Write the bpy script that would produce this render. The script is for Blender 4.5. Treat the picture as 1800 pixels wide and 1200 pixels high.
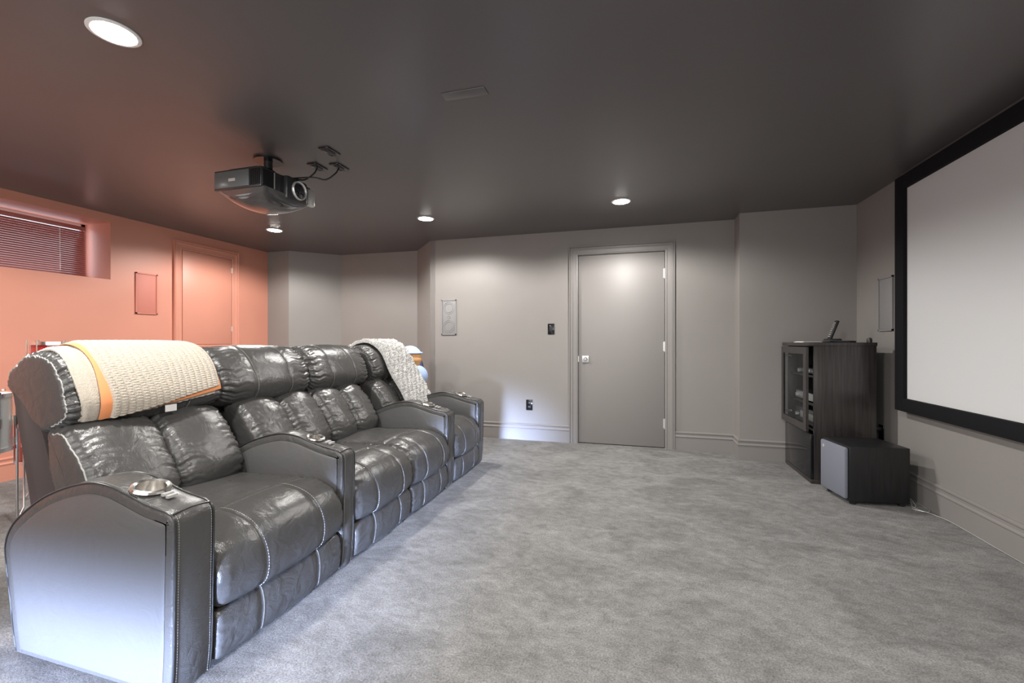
import bpy, bmesh, math, random
import numpy as np
from mathutils import Vector, Matrix

# ------------------------------------------------------------------ clearing
for o in list(bpy.data.objects):
    bpy.data.objects.remove(o)
sc = bpy.context.scene
COL = sc.collection
PI = math.pi
rnd = random.Random(7)

# ------------------------------------------------------------------ camera, world, lights, exposure
cam_d = bpy.data.cameras.new('camera')
cam_d.sensor_width = 36.0
cam_d.lens = 36.0 * 766 / 1800
cam_d.clip_start = 0.02
cam = bpy.data.objects.new('camera', cam_d)
COL.objects.link(cam)
cam.location = (0, 0, 1.08)
cam.rotation_euler = (PI / 2, 0, math.radians(16.03))
sc.camera = cam

world = bpy.data.worlds.new('world')
sc.world = world
world.use_nodes = True
bg = world.node_tree.nodes['Background']
bg.inputs[0].default_value = (0.95, 0.97, 1.0, 1)
bg.inputs[1].default_value = 0.35

sc.view_settings.view_transform = 'Standard'
sc.view_settings.look = 'None'
sc.view_settings.gamma = 1.0
sc.view_settings.use_curve_mapping = False
sc.view_settings.exposure = 0.32
sc.cycles.use_denoising = True
sc.cycles.max_bounces = 10
sc.cycles.diffuse_bounces = 6
sc.cycles.sample_clamp_indirect = 6.0

H = 2.26            # ceiling height
XR = 1.82           # screen wall
XL = -4.70          # red wall
YF = 4.65           # door wall
YB = -1.75          # rear wall (behind the camera)
LIGHTS = [(-1.92, 1.18), (-3.69, 3.74), (-1.95, 3.79), (-0.13, 3.78),
          (-0.13, 1.18), (-3.69, 1.18), (-1.92, -0.9), (-0.13, -0.9)]  # rear pair is added, to brighten the carpet near the camera
SPOT_W = 84.0
FILL_W = 42.0        # ambient fill added behind the camera
DOOR_W = 27.0       # bluish daylight through the low glazed panel


def area(name, loc, rot, sx, sy, power, color, spread=PI):
    d = bpy.data.lights.new(name, 'AREA')
    d.shape = 'RECTANGLE'
    d.size = sx
    d.size_y = sy
    d.energy = power
    d.color = color
    d.spread = spread
    o = bpy.data.objects.new(name, d)
    COL.objects.link(o)
    o.location = loc
    o.rotation_euler = rot
    return o


# soft fill added at an invented rear opening; daylight by the low panel below
area('rear_fill', (-1.3, YB + 0.03, 1.45), (-PI / 2, 0, PI), 4.6, 1.2, FILL_W, (1.0, 0.98, 0.95))
area('low_daylight', (-1.17, YB + 0.03, 0.19), (-PI / 2 + math.radians(3), 0, PI + math.radians(7)), 1.45, 0.30, DOOR_W, (0.50, 0.63, 1.0), math.radians(14))
for i, (x, y) in enumerate(LIGHTS):
    d = bpy.data.lights.new('downlight_beam', 'SPOT')
    d.energy = SPOT_W
    d.spot_size = math.radians(164)
    d.spot_blend = 0.35
    d.shadow_soft_size = 0.05
    d.color = (1.0, 0.97, 0.93)
    o = bpy.data.objects.new('downlight_beam', d)
    COL.objects.link(o)
    o.location = (x, y, H - 0.035)


# ------------------------------------------------------------------ materials
def hexlin(r, g, b):
    def f(c):
        c /= 255.0
        return c / 12.92 if c <= 0.04045 else ((c + 0.055) / 1.055) ** 2.4
    return (f(r), f(g), f(b), 1)


def mat(name, color, rough=0.5, metal=0.0, bump=None, var=0.0, spec=0.5, coat=0.0, sheen=0.0,
        vscale=3.0, emit=None, trans=0.0, detail=4.0):
    m = bpy.data.materials.new(name)
    m.use_nodes = True
    nt = m.node_tree
    b = nt.nodes['Principled BSDF']
    col = tuple(color[:3]) + (1,)
    b.inputs['Base Color'].default_value = col
    b.inputs['Roughness'].default_value = rough
    b.inputs['Metallic'].default_value = metal
    b.inputs['Specular IOR Level'].default_value = spec
    b.inputs['Coat Weight'].default_value = coat
    b.inputs['Sheen Weight'].default_value = sheen
    b.inputs['Transmission Weight'].default_value = trans
    tc = nt.nodes.new('ShaderNodeTexCoord')
    if var:
        n = nt.nodes.new('ShaderNodeTexNoise')
        n.inputs['Scale'].default_value = vscale
        n.inputs['Detail'].default_value = detail
        nt.links.new(tc.outputs['Object'], n.inputs['Vector'])
        r = nt.nodes.new('ShaderNodeMapRange')
        r.inputs['From Min'].default_value = 0.3
        r.inputs['From Max'].default_value = 0.7
        r.inputs['To Min'].default_value = 1 - var
        r.inputs['To Max'].default_value = 1 + var
        nt.links.new(n.outputs['Fac'], r.inputs['Value'])
        mx = nt.nodes.new('ShaderNodeVectorMath')
        mx.operation = 'SCALE'
        mx.inputs[0].default_value = col[:3]
        nt.links.new(r.outputs['Result'], mx.inputs['Scale'])
        nt.links.new(mx.outputs[0], b.inputs['Base Color'])
    if bump:
        n = nt.nodes.new('ShaderNodeTexNoise')
        n.inputs['Scale'].default_value = bump[0]
        n.inputs['Detail'].default_value = 4.0
        nt.links.new(tc.outputs['Object'], n.inputs['Vector'])
        bp = nt.nodes.new('ShaderNodeBump')
        bp.inputs['Strength'].default_value = bump[1]
        bp.inputs['Distance'].default_value = bump[2] if len(bump) > 2 else 0.01
        nt.links.new(n.outputs['Fac'], bp.inputs['Height'])
        nt.links.new(bp.outputs['Normal'], b.inputs['Normal'])
    if emit:
        b.inputs['Emission Color'].default_value = tuple(emit[:3]) + (1,)
        b.inputs['Emission Strength'].default_value = emit[3]
    return m


def carpet_mat():
    m = bpy.data.materials.new('carpet')
    m.use_nodes = True
    nt = m.node_tree
    b = nt.nodes['Principled BSDF']
    b.inputs['Roughness'].default_value = 0.95
    b.inputs['Specular IOR Level'].default_value = 0.1
    tc = nt.nodes.new('ShaderNodeTexCoord')

    def noise(scale, detail, dist=0.0, rough=0.5, vec=None):
        n = nt.nodes.new('ShaderNodeTexNoise')
        n.inputs['Scale'].default_value = scale
        n.inputs['Detail'].default_value = detail
        n.inputs['Distortion'].default_value = dist
        n.inputs['Roughness'].default_value = rough
        nt.links.new(vec or tc.outputs['Object'], n.inputs['Vector'])
        return n

    def mr(src, a, b_, c, d):
        r = nt.nodes.new('ShaderNodeMapRange')
        for k, v in zip(('From Min', 'From Max', 'To Min', 'To Max'), (a, b_, c, d)):
            r.inputs[k].default_value = v
        nt.links.new(src, r.inputs['Value'])
        return r.outputs['Result']

    def mul(a, b_):
        x = nt.nodes.new('ShaderNodeMath')
        x.operation = 'MULTIPLY'
        nt.links.new(a, x.inputs[0])
        nt.links.new(b_, x.inputs[1])
        return x.outputs[0]
    mp = nt.nodes.new('ShaderNodeMapping')
    mp.inputs['Rotation'].default_value = (0, 0, 0.5)
    mp.inputs['Scale'].default_value = (1.0, 1.5, 1.0)
    nt.links.new(tc.outputs['Object'], mp.inputs['Vector'])
    big = mr(noise(2.2, 5, 1.2, 0.6, mp.outputs[0]).outputs['Fac'], 0.35, 0.65, 0.80, 1.22)
    mid = mr(noise(16, 5, 0.6, 0.65, mp.outputs[0]).outputs['Fac'], 0.32, 0.68, 0.80, 1.20)
    fine = mr(noise(150, 4, 0.0, 0.8).outputs['Fac'], 0.32, 0.68, 0.52, 1.48)
    f = mul(mul(big, mid), fine)
    sc_ = nt.nodes.new('ShaderNodeVectorMath')
    sc_.operation = 'SCALE'
    sc_.inputs[0].default_value = CARPET_C
    nt.links.new(f, sc_.inputs['Scale'])
    nt.links.new(sc_.outputs[0], b.inputs['Base Color'])
    bp = nt.nodes.new('ShaderNodeBump')
    bp.inputs['Strength'].default_value = 0.6
    bp.inputs['Distance'].default_value = 0.006
    nt.links.new(f, bp.inputs['Height'])
    nt.links.new(bp.outputs['Normal'], b.inputs['Normal'])
    return m


def leather_mat(name, color, rough, bumps=1.0):
    m = bpy.data.materials.new(name)
    m.use_nodes = True
    nt = m.node_tree
    b = nt.nodes['Principled BSDF']
    b.inputs['Base Color'].default_value = tuple(color[:3]) + (1,)
    b.inputs['Roughness'].default_value = rough
    b.inputs['Specular IOR Level'].default_value = 0.6
    tc = nt.nodes.new('ShaderNodeTexCoord')
    v = nt.nodes.new('ShaderNodeTexVoronoi')
    v.inputs['Scale'].default_value = 320
    nt.links.new(tc.outputs['Object'], v.inputs['Vector'])
    b1 = nt.nodes.new('ShaderNodeBump')
    b1.inputs['Strength'].default_value = 0.18 * bumps
    b1.inputs['Distance'].default_value = 0.002
    nt.links.new(v.outputs['Distance'], b1.inputs['Height'])
    n = nt.nodes.new('ShaderNodeTexNoise')
    n.inputs['Scale'].default_value = 14
    n.inputs['Detail'].default_value = 6
    n.inputs['Distortion'].default_value = 0.8
    nt.links.new(tc.outputs['Object'], n.inputs['Vector'])
    b2 = nt.nodes.new('ShaderNodeBump')
    b2.inputs['Strength'].default_value = 0.30 * bumps
    b2.inputs['Distance'].default_value = 0.02
    nt.links.new(n.outputs['Fac'], b2.inputs['Height'])
    nt.links.new(b1.outputs['Normal'], b2.inputs['Normal'])
    nt.links.new(b2.outputs['Normal'], b.inputs['Normal'])
    r = nt.nodes.new('ShaderNodeMapRange')
    r.inputs['To Min'].default_value = rough - 0.07
    r.inputs['To Max'].default_value = rough + 0.07
    nt.links.new(n.outputs['Fac'], r.inputs['Value'])
    nt.links.new(r.outputs['Result'], b.inputs['Roughness'])
    return m


def wood_mat(name, color, rough, var=0.35):
    m = bpy.data.materials.new(name)
    m.use_nodes = True
    nt = m.node_tree
    b = nt.nodes['Principled BSDF']
    b.inputs['Roughness'].default_value = rough
    tc = nt.nodes.new('ShaderNodeTexCoord')
    mp = nt.nodes.new('ShaderNodeMapping')
    mp.inputs['Scale'].default_value = (60, 60, 2.5)
    nt.links.new(tc.outputs['Object'], mp.inputs['Vector'])
    n = nt.nodes.new('ShaderNodeTexNoise')
    n.inputs['Scale'].default_value = 1.5
    n.inputs['Detail'].default_value = 5
    nt.links.new(mp.outputs[0], n.inputs['Vector'])
    r = nt.nodes.new('ShaderNodeMapRange')
    r.inputs['From Min'].default_value = 0.3
    r.inputs['From Max'].default_value = 0.7
    r.inputs['To Min'].default_value = 1 - var
    r.inputs['To Max'].default_value = 1 + var
    nt.links.new(n.outputs['Fac'], r.inputs['Value'])
    s = nt.nodes.new('ShaderNodeVectorMath')
    s.operation = 'SCALE'
    s.inputs[0].default_value = tuple(color[:3])
    nt.links.new(r.outputs['Result'], s.inputs['Scale'])
    nt.links.new(s.outputs[0], b.inputs['Base Color'])
    return m


CARPET_C = (0.255, 0.25, 0.245)
M = {}
M['wall'] = mat('taupe_paint', (0.262, 0.246, 0.232), 0.5, bump=(90, 0.05, 0.003), var=0.02)
M['trim'] = mat('taupe_satin_trim', (0.245, 0.230, 0.220), 0.48)
M['red'] = mat('terracotta_paint', (0.64, 0.275, 0.195), 0.45, bump=(90, 0.05, 0.003), var=0.02)
M['ceiling'] = mat('dark_ceiling_paint', (0.118, 0.110, 0.109), 0.30, spec=0.4, bump=(60, 0.04, 0.003), var=0.04, vscale=1.2)
M['carpet'] = carpet_mat()
M['leather'] = leather_mat('black_leather', (0.064, 0.062, 0.060), 0.30)
M['leather_side'] = leather_mat('black_vinyl_side', (0.085, 0.083, 0.083), 0.42, 0.35)
M['backcloth'] = mat('dark_brown_back_cloth', (0.055, 0.040, 0.038), 0.8, bump=(400, 0.2, 0.002))
M['thread'] = mat('grey_thread', (0.42, 0.41, 0.39), 0.6)
M['piping'] = mat('black_piping', (0.03, 0.03, 0.03), 0.3)
M['chrome'] = mat('chrome', (0.85, 0.85, 0.86), 0.12, 1.0)
M['steel'] = mat('brushed_steel', (0.62, 0.62, 0.62), 0.3, 1.0)
M['cup'] = mat('cup_metal', (0.75, 0.73, 0.70), 0.22, 1.0)
M['black'] = mat('black_plastic', (0.016, 0.016, 0.017), 0.4)
M['gloss_black'] = mat('gloss_black', (0.012, 0.012, 0.014), 0.08)
M['velvet'] = mat('black_velvet', (0.008, 0.008, 0.010), 0.9, spec=0.2)
M['screen'] = mat('screen_fabric', (0.62, 0.625, 0.63), 0.7, bump=(700, 0.05, 0.001))
M['wenge'] = wood_mat('wenge_laminate', (0.035, 0.031, 0.030), 0.25)
M['sub'] = wood_mat('black_ash_vinyl', (0.012, 0.012, 0.013), 0.35)
M['grille'] = mat('grey_grille_cloth', (0.17, 0.18, 0.22), 0.85, bump=(600, 0.3, 0.002))
M['white'] = mat('white_plastic', (0.8, 0.8, 0.78), 0.4)
M['cream'] = mat('cream_wool', (0.58, 0.51, 0.42), 0.95, bump=(330, 0.9, 0.006), sheen=0.3, var=0.08, vscale=160)
M['orange'] = mat('orange_lining', (0.80, 0.30, 0.12), 0.8, bump=(300, 0.3, 0.002))
M['fluff'] = mat('white_fleece', (0.62, 0.61, 0.59), 1.0, bump=(170, 0.9, 0.012), sheen=0.5, var=0.34, vscale=70, detail=6)
M['tag'] = mat('fabric_label', (0.75, 0.74, 0.72), 0.7)
M['lens'] = mat('lens_glass', (0.01, 0.01, 0.015), 0.03, coat=1.0)
M['lamp'] = mat('lamp_lens', (1, 1, 1), 0.4, emit=(1.0, 0.97, 0.93, 55.0))
M['daypane'] = mat('daylight_pane', (0.8, 0.88, 1), 0.3, emit=(0.72, 0.85, 1.0, 2.2))
M['blind'] = mat('dark_red_blind', (0.40, 0.15, 0.13), 0.25)
M['drum_red'] = mat('red_drum_shell', (0.34, 0.015, 0.02), 0.2, coat=0.6)
M['drum_head'] = mat('drum_head', (0.82, 0.82, 0.80), 0.4)
M['drum_grey'] = mat('pale_metal_shell', (0.62, 0.64, 0.62), 0.25, 0.8)
M['toy_tan'] = mat('tan_plush', (0.66, 0.36, 0.16), 0.9, bump=(200, 0.4, 0.004))
M['toy_blue'] = mat('pale_blue_plush', (0.42, 0.55, 0.85), 0.9, bump=(200, 0.4, 0.004))
M['navy'] = mat('navy_cloth', (0.06, 0.065, 0.16), 0.8)
M['paper'] = mat('white_paper', (0.82, 0.82, 0.80), 0.6)
M['projdark'] = mat('dark_grey_casing', (0.030, 0.030, 0.032), 0.28)
M['projside'] = mat('satin_grey_casing', (0.10, 0.105, 0.105), 0.22)
M['projgloss'] = mat('gloss_casing', (0.055, 0.052, 0.052), 0.12, coat=1.0)
M['silver'] = mat('silver_trim', (0.72, 0.72, 0.71), 0.3, 0.6)
gm = mat('clear_glass', (0.9, 0.95, 0.97), 0.02, trans=1.0)
gm.node_tree.nodes['Principled BSDF'].inputs['IOR'].default_value = 1.1
M['glass'] = gm


# ------------------------------------------------------------------ helpers
def thing(name, label, cat, loc, group=None, rotz=0.0):
    o = bpy.data.objects.new(name, None)
    o.empty_display_size = 0.1
    COL.objects.link(o)
    o.location = loc
    o.rotation_euler = (0, 0, rotz)
    o['label'] = label
    o['category'] = cat
    if group:
        o['group'] = group
    return o


def org(parent):
    v = Vector((0, 0, 0))
    while parent is not None:
        v += Vector(parent.location)
        parent = parent.parent
    return v


def mesh_obj(name, verts, faces, m, parent=None, smooth=False, label=None, local=False, auto=None):
    me = bpy.data.meshes.new(name)
    V = np.asarray(verts, dtype=float)
    if parent is not None and not local:
        p = org(parent)
        V = V - np.array([p.x, p.y, p.z])
    me.from_pydata([tuple(v) for v in V.tolist()], [], faces)
    me.materials.append(m)
    me.update()
    if smooth:
        me.polygons.foreach_set('use_smooth', [True] * len(me.polygons))
        if auto is not None:
            me.set_sharp_from_angle(angle=math.radians(auto))
    o = bpy.data.objects.new(name, me)
    COL.objects.link(o)
    o.parent = parent
    if label:
        o['label'] = label
    return o


def bm_obj(name, bm, m, parent=None, smooth=False, label=None, auto=35, local=False):
    bmesh.ops.recalc_face_normals(bm, faces=bm.faces)
    bm.verts.index_update()
    V = [tuple(v.co) for v in bm.verts]
    F = [[v.index for v in f.verts] for f in bm.faces]
    bm.free()
    return mesh_obj(name, V, F, m, parent, smooth, label, local, auto if smooth else None)


def add_box(bm, x0, x1, y0, y1, z0, z1, bev=0.0, seg=2):
    r = bmesh.ops.create_cube(bm, size=1.0)
    vs = r['verts']
    bmesh.ops.scale(bm, vec=(x1 - x0, y1 - y0, z1 - z0), verts=vs)
    bmesh.ops.translate(bm, vec=((x0 + x1) / 2, (y0 + y1) / 2, (z0 + z1) / 2), verts=vs)
    if bev > 0:
        es = list({e for v in vs for e in v.link_edges})
        bmesh.ops.bevel(bm, geom=es, offset=bev, segments=seg, profile=0.5, affect='EDGES')


def box(name, x0, x1, y0, y1, z0, z1, m, parent=None, bev=0.0, label=None, seg=2):
    bm = bmesh.new()
    add_box(bm, x0, x1, y0, y1, z0, z1, bev, seg)
    return bm_obj(name, bm, m, parent, smooth=bev > 0, label=label)


def add_cyl(bm, p0, p1, r0, r1=None, n=20, cap=True):
    r1 = r0 if r1 is None else r1
    p0, p1 = Vector(p0), Vector(p1)
    d = (p1 - p0)
    q = d.to_track_quat('Z', 'Y')
    rings = []
    for p, r in ((p0, r0), (p1, r1)):
        rings.append([bm.verts.new(p + q @ Vector((r * math.cos(2 * PI * k / n), r * math.sin(2 * PI * k / n), 0))) for k in range(n)])
    for k in range(n):
        bm.faces.new((rings[0][k], rings[0][(k + 1) % n], rings[1][(k + 1) % n], rings[1][k]))
    if cap:
        bm.faces.new(rings[0][::-1])
        bm.faces.new(rings[1])


def cyl(name, p0, p1, r, m, parent=None, n=24, r1=None, label=None):
    bm = bmesh.new()
    add_cyl(bm, p0, p1, r, r1, n)
    return bm_obj(name, bm, m, parent, True, label)


def add_tube(bm, pts, r, n=6, closed=False):
    pts = [Vector(p) for p in pts]
    N = len(pts)
    rings = []
    up = None
    for i, p in enumerate(pts):
        a = pts[(i - 1) % N] if (closed or i > 0) else p
        b = pts[(i + 1) % N] if (closed or i < N - 1) else p
        t = (b - a).normalized()
        if up is None:
            up = t.orthogonal().normalized()
        up = (up - t * up.dot(t))
        if up.length < 1e-6:
            up = t.orthogonal()
        up.normalize()
        w = t.cross(up)
        rings.append([bm.verts.new(p + (up * math.cos(2 * PI * k / n) + w * math.sin(2 * PI * k / n)) * r) for k in range(n)])
    for i in range(N if closed else N - 1):
        A, B = rings[i], rings[(i + 1) % N]
        for k in range(n):
            bm.faces.new((A[k], A[(k + 1) % n], B[(k + 1) % n], B[k]))
    if not closed:
        bm.faces.new(rings[0][::-1])
        bm.faces.new(rings[-1])


def tube(name, pts, r, m, parent=None, n=6, closed=False, label=None):
    bm = bmesh.new()
    add_tube(bm, pts, r, n, closed)
    return bm_obj(name, bm, m, parent, True, label, auto=60)


def lathe(name, prof, centre, m, parent=None, n=32, axis='Z', label=None):
    """prof: list of (radius, height)"""
    bm = bmesh.new()
    rings = []
    for r, h in prof:
        ring = []
        for k in range(n):
            a = 2 * PI * k / n
            c_, s_ = r * math.cos(a), r * math.sin(a)
            v = {'Z': (c_, s_, h), 'X': (h, c_, s_), 'Y': (c_, h, s_)}[axis]
            ring.append(bm.verts.new(Vector(v) + Vector(centre)))
        rings.append(ring)
    for A, B in zip(rings, rings[1:]):
        for k in range(n):
            bm.faces.new((A[k], A[(k + 1) % n], B[(k + 1) % n], B[k]))
    bm.faces.new(rings[0])
    bm.faces.new(rings[-1])
    bmesh.ops.remove_doubles(bm, verts=bm.verts, dist=1e-6)
    return bm_obj(name, bm, m, parent, True, label, auto=40)


def catmull(P, n=8, closed=True):
    P = np.asarray(P, float)
    N = len(P)
    out = []
    rng_ = range(N) if closed else range(N - 1)
    for i in rng_:
        if closed:
            p0, p1, p2, p3 = P[(i - 1) % N], P[i], P[(i + 1) % N], P[(i + 2) % N]
        else:
            p0, p1, p2, p3 = P[max(i - 1, 0)], P[i], P[i + 1], P[min(i + 2, N - 1)]
        for k in range(n):
            t = k / n
            out.append(0.5 * ((2 * p1) + (-p0 + p2) * t + (2 * p0 - 5 * p1 + 4 * p2 - p3) * t * t + (-p0 + 3 * p1 - 3 * p2 + p3) * t ** 3))
    if not closed:
        out.append(P[-1])
    return np.array(out)


def resample(P, n, closed=True):
    P = np.asarray(P, float)
    Q = np.vstack([P, P[:1]]) if closed else P
    d = np.r_[0, np.cumsum(np.linalg.norm(np.diff(Q, axis=0), axis=1))]
    s = np.linspace(0, d[-1], n, endpoint=not closed)
    return np.stack([np.interp(s, d, Q[:, 0]), np.interp(s, d, Q[:, 1])], 1), d[-1]


def wav(s, seed, fs=(1, 2.3, 3.9, 6.1)):
    r = np.random.RandomState(seed)
    o = 0
    for f in fs:
        o = o + np.sin(2 * PI * f * s + r.rand() * 6.28) * r.uniform(0.6, 1.0) / (f ** 0.35)
    return o / len(fs)


def pillow(name, prof, y0, y1, m, parent, nprof=150, ny=110, rnd_=0.045, bulge=0.012, ruch=0.010, lam=0.05,
           seams=(), groove=0.005, cross=(), seed=1, rfreq=26, ruch_sides=(1, 1), zone=None, lump=0.0, stitch=True,
           pipe=None, stop_at_cross=False, taper=0.0):
    """a stuffed leather cushion: the closed XZ outline 'prof' swept from y0 to y1 with rounded ends,
    gathered wrinkles near the end seams, seam grooves at the y values 'seams' and across at arc fractions 'cross'"""
    P, L = resample(prof, nprof)
    T = np.roll(P, -1, 0) - np.roll(P, 1, 0)
    T /= np.linalg.norm(T, axis=1)[:, None]
    Nn = np.stack([T[:, 1], -T[:, 0]], 1)
    area_ = 0.5 * np.sum(P[:, 0] * np.roll(P[:, 1], -1) - np.roll(P[:, 0], -1) * P[:, 1])
    if area_ < 0:
        Nn = -Nn
    s = np.arange(nprof) / nprof * L
    # rows: dense near the ends
    t = np.linspace(0, 1, ny)
    t = 0.5 - 0.5 * np.cos(PI * t) * (1 - 0.0)
    t = 0.55 * t + 0.45 * np.linspace(0, 1, ny)
    ys = y0 + (y1 - y0) * t
    V = np.zeros((ny, nprof, 3))
    W = (y1 - y0)
    for i, y in enumerate(ys):
        e0, e1 = y - y0, y1 - y
        e = min(e0, e1)
        side = 0 if e0 < e1 else 1
        k = min(e / rnd_, 1.0)
        inset = rnd_ * 0.9 * (1 - math.sqrt(max(0, 1 - (1 - k) ** 2)))
        tt = (y - (y0 + y1) / 2) / (W / 2)
        d = -inset * np.ones(nprof)
        d += bulge * (1 - tt * tt)
        if ruch and ruch_sides[side]:
            fall = math.exp(-e / lam) * min(1.0, e / 0.012)
            ph = 0.006 * math.sin(e * 60 + seed)
            w = wav((s + ph) * rfreq / 2.4, seed + 10 * side, (1, 1.9, 3.1))
            w = -np.abs(w) ** 0.8 * 1.7 + 0.25
            far = wav((s + ph) * rfreq / 6, seed + 77 + 10 * side, (1, 1.7))
            d += ruch * ruch_sides[side] * (fall * w + 0.30 * math.exp(-e / (lam * 2.2)) * (far - 0.5))
        for ysm in seams:
            q = (y - ysm)
            g = groove * math.exp(-(q / 0.0045) ** 2) + groove * 0.7 * math.exp(-(q / 0.02) ** 2)
            if stop_at_cross and len(cross):
                msk = 1 / (1 + np.exp(-(s / L - cross[0]) * 200))
                d -= g * msk
            else:
                d -= g
        for cf in cross:
            q = (s / L - cf)
            q = (q + 0.5) % 1.0 - 0.5
            q = q * L
            d -= groove * np.exp(-(q / 0.005) ** 2) + groove * 0.7 * np.exp(-(q / 0.02) ** 2)
        if lump:
            d += lump * wav(s * 2.2 + y * 1.7, seed + 3, (1, 1.6)) * np.cos(3.1 * tt + seed) * 0.8
        tp = 1 - taper * (abs(tt) ** 4)
        V[i, :, 0] = P[:, 0] + Nn[:, 0] * d
        V[i, :, 2] = P[:, 1] + Nn[:, 1] * d
        V[i, :, 1] = y
    verts = V.reshape(-1, 3)
    idx = np.arange(ny * nprof).reshape(ny, nprof)
    a = idx[:-1]
    b = idx[1:]
    F = np.stack([a, np.roll(a, -1, 1), np.roll(b, -1, 1), b], -1).reshape(-1, 4).tolist()
    verts = np.vstack([verts, [V[0, :, 0].mean(), y0 - 0.004, V[0, :, 2].mean()], [V[-1, :, 0].mean(), y1 + 0.004, V[-1, :, 2].mean()]])
    c0, c1 = len(verts) - 2, len(verts) - 1
    for j in range(nprof):
        j2 = (j + 1) % nprof
        F.append([idx[0, j2], idx[0, j], c0])
        F.append([idx[-1, j], idx[-1, j2], c1])
    if area_ > 0:
        F = [f[::-1] for f in F]
    o = mesh_obj(name, verts, F, m, parent, True)
    if pipe:
        # light piping round both ends, from arc fraction pipe[0] to pipe[1]
        for i in (int(np.argmin(abs(ys - (y0 + 0.004)))),):
            j0, j1 = int(pipe[0] * nprof), int(pipe[1] * nprof)
            tube('piping', [tuple(V[i, j % nprof]) for j in range(j0, j1)], 0.0026, M['thread'], o, 5, label='light grey edge piping')
    if stitch and (len(seams) or len(cross)):
        bm = bmesh.new()
        for ysm in seams:
            i = int(np.argmin(abs(ys - ysm)))
            for off in (0.008,):
                for j in range(nprof):
                    fr = j / nprof
                    if zone and not (zone[0] <= fr <= zone[1]):
                        continue
                    if stop_at_cross and fr < cross[0]:
                        continue
                    ii = min(i + 1, ny - 1)
                    p = V[ii, j].copy()
                    q_ = V[ii, (j + 1) % nprof].copy()
                    p[1] = q_[1] = ysm + off
                    nn = np.array([Nn[j, 0], 0, Nn[j, 1]]) * (-0.0002 + groove * 0.6)
                    dd = (q_ - p)
                    add_tube(bm, [p + nn + dd * 0.1, p + nn + dd * 0.72], 0.0009, 3)
        for cf in cross:
            j = int(round(cf * nprof)) % nprof
            j2 = (j + 2) % nprof
            yy = y0 + 0.03
            while yy < y1 - 0.03:
                i = int(np.argmin(abs(ys - yy)))
                p = V[i, j2] + np.array([Nn[j2, 0], 0, Nn[j2, 1]]) * 0.001
                add_tube(bm, [(p[0], yy, p[2]), (p[0], yy + 0.005, p[2])], 0.0009, 3)
                yy += 0.0085
        st = bm_obj('stitching', bm, M['thread'], o, label='light grey stitching')
        st['kind'] = 'stuff'
    return o


# ------------------------------------------------------------------ setting
def struct(o):
    o['kind'] = 'structure'
    return o


def slab(name, pts, h0, h1, m):
    """vertical wall from a plan polygon"""
    bm = bmesh.new()
    lo = [bm.verts.new((x, y, h0)) for x, y in pts]
    hi = [bm.verts.new((x, y, h1)) for x, y in pts]
    n = len(pts)
    for k in range(n):
        bm.faces.new((lo[k], lo[(k + 1) % n], hi[(k + 1) % n], hi[k]))
    bm.faces.new(lo[::-1])
    bm.faces.new(hi)
    return struct(bm_obj(name, bm, m))


struct(box('floor', XL - 0.6, XR + 0.2, YB - 0.2, 5.4, -0.1, 0, M['carpet']))
struct(box('ceiling', XL - 0.6, XR + 0.2, YB - 0.2, 5.4, H, H + 0.1, M['ceiling']))
DX0, DX1, DH = -0.600, 0.265, 1.99
# door wall in three pieces round the doorway, continuing left to the alcove
bm = bmesh.new()
add_box(bm, -2.335, DX0 - 0.012, YF, YF + 0.14, 0, H)
add_box(bm, DX1 + 0.012, 0.905, YF, YF + 0.14, 0, H)
add_box(bm, DX0 - 0.012, DX1 + 0.012, YF, YF + 0.14, DH + 0.012, H)
struct(bm_obj('wall_front', bm, M['wall']))
slab('wall_corner_bulkhead', [(0.905, 4.435), (1.84, 4.435), (1.84, YF + 0.14), (0.905, YF + 0.14)], 0, H, M['wall'])
struct(box('wall_right', XR, XR + 0.14, YB, 4.45, 0, H, M['wall']))
slab('wall_alcove_right', [(-2.335, YF), (-2.76, 5.12), (-2.70, 5.2), (-2.27, YF + 0.14), (-2.27, YF)], 0, H, M['wall'])
slab('wall_alcove_back', [(-3.90, 5.08), (-2.74, 5.11), (-2.74, 5.22), (-3.90, 5.2)], 0, H, M['wall'])
slab('wall_alcove_left', [(-4.36, YF), (-3.88, 5.09), (-3.96, 5.2), (-4.46, YF + 0.12)], 0, H, M['wall'])
slab('wall_front_left', [(XL - 0.1, YF), (-4.36, YF), (-4.40, YF + 0.12), (XL - 0.1, YF + 0.12)], 0, H, M['wall'])
# rear wall with an added wide opening for fill and the low glazed panel
bm = bmesh.new()
add_box(bm, XL, XR, YB - 0.14, YB, 2.08, H)
add_box(bm, XL, XR, YB - 0.14, YB, 0.52, 0.82)
add_box(bm, XL, XR, YB - 0.14, YB, 0, 0.03)
add_box(bm, XL, -3.65, YB - 0.14, YB, 0.82, 2.08)
add_box(bm, 1.05, XR, YB - 0.14, YB, 0.82, 2.08)
add_box(bm, XL, -2.05, YB - 0.14, YB, 0.03, 0.52)
add_box(bm, -0.25, XR, YB - 0.14, YB, 0.03, 0.52)
struct(bm_obj('wall_back', bm, M['wall']))
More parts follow.
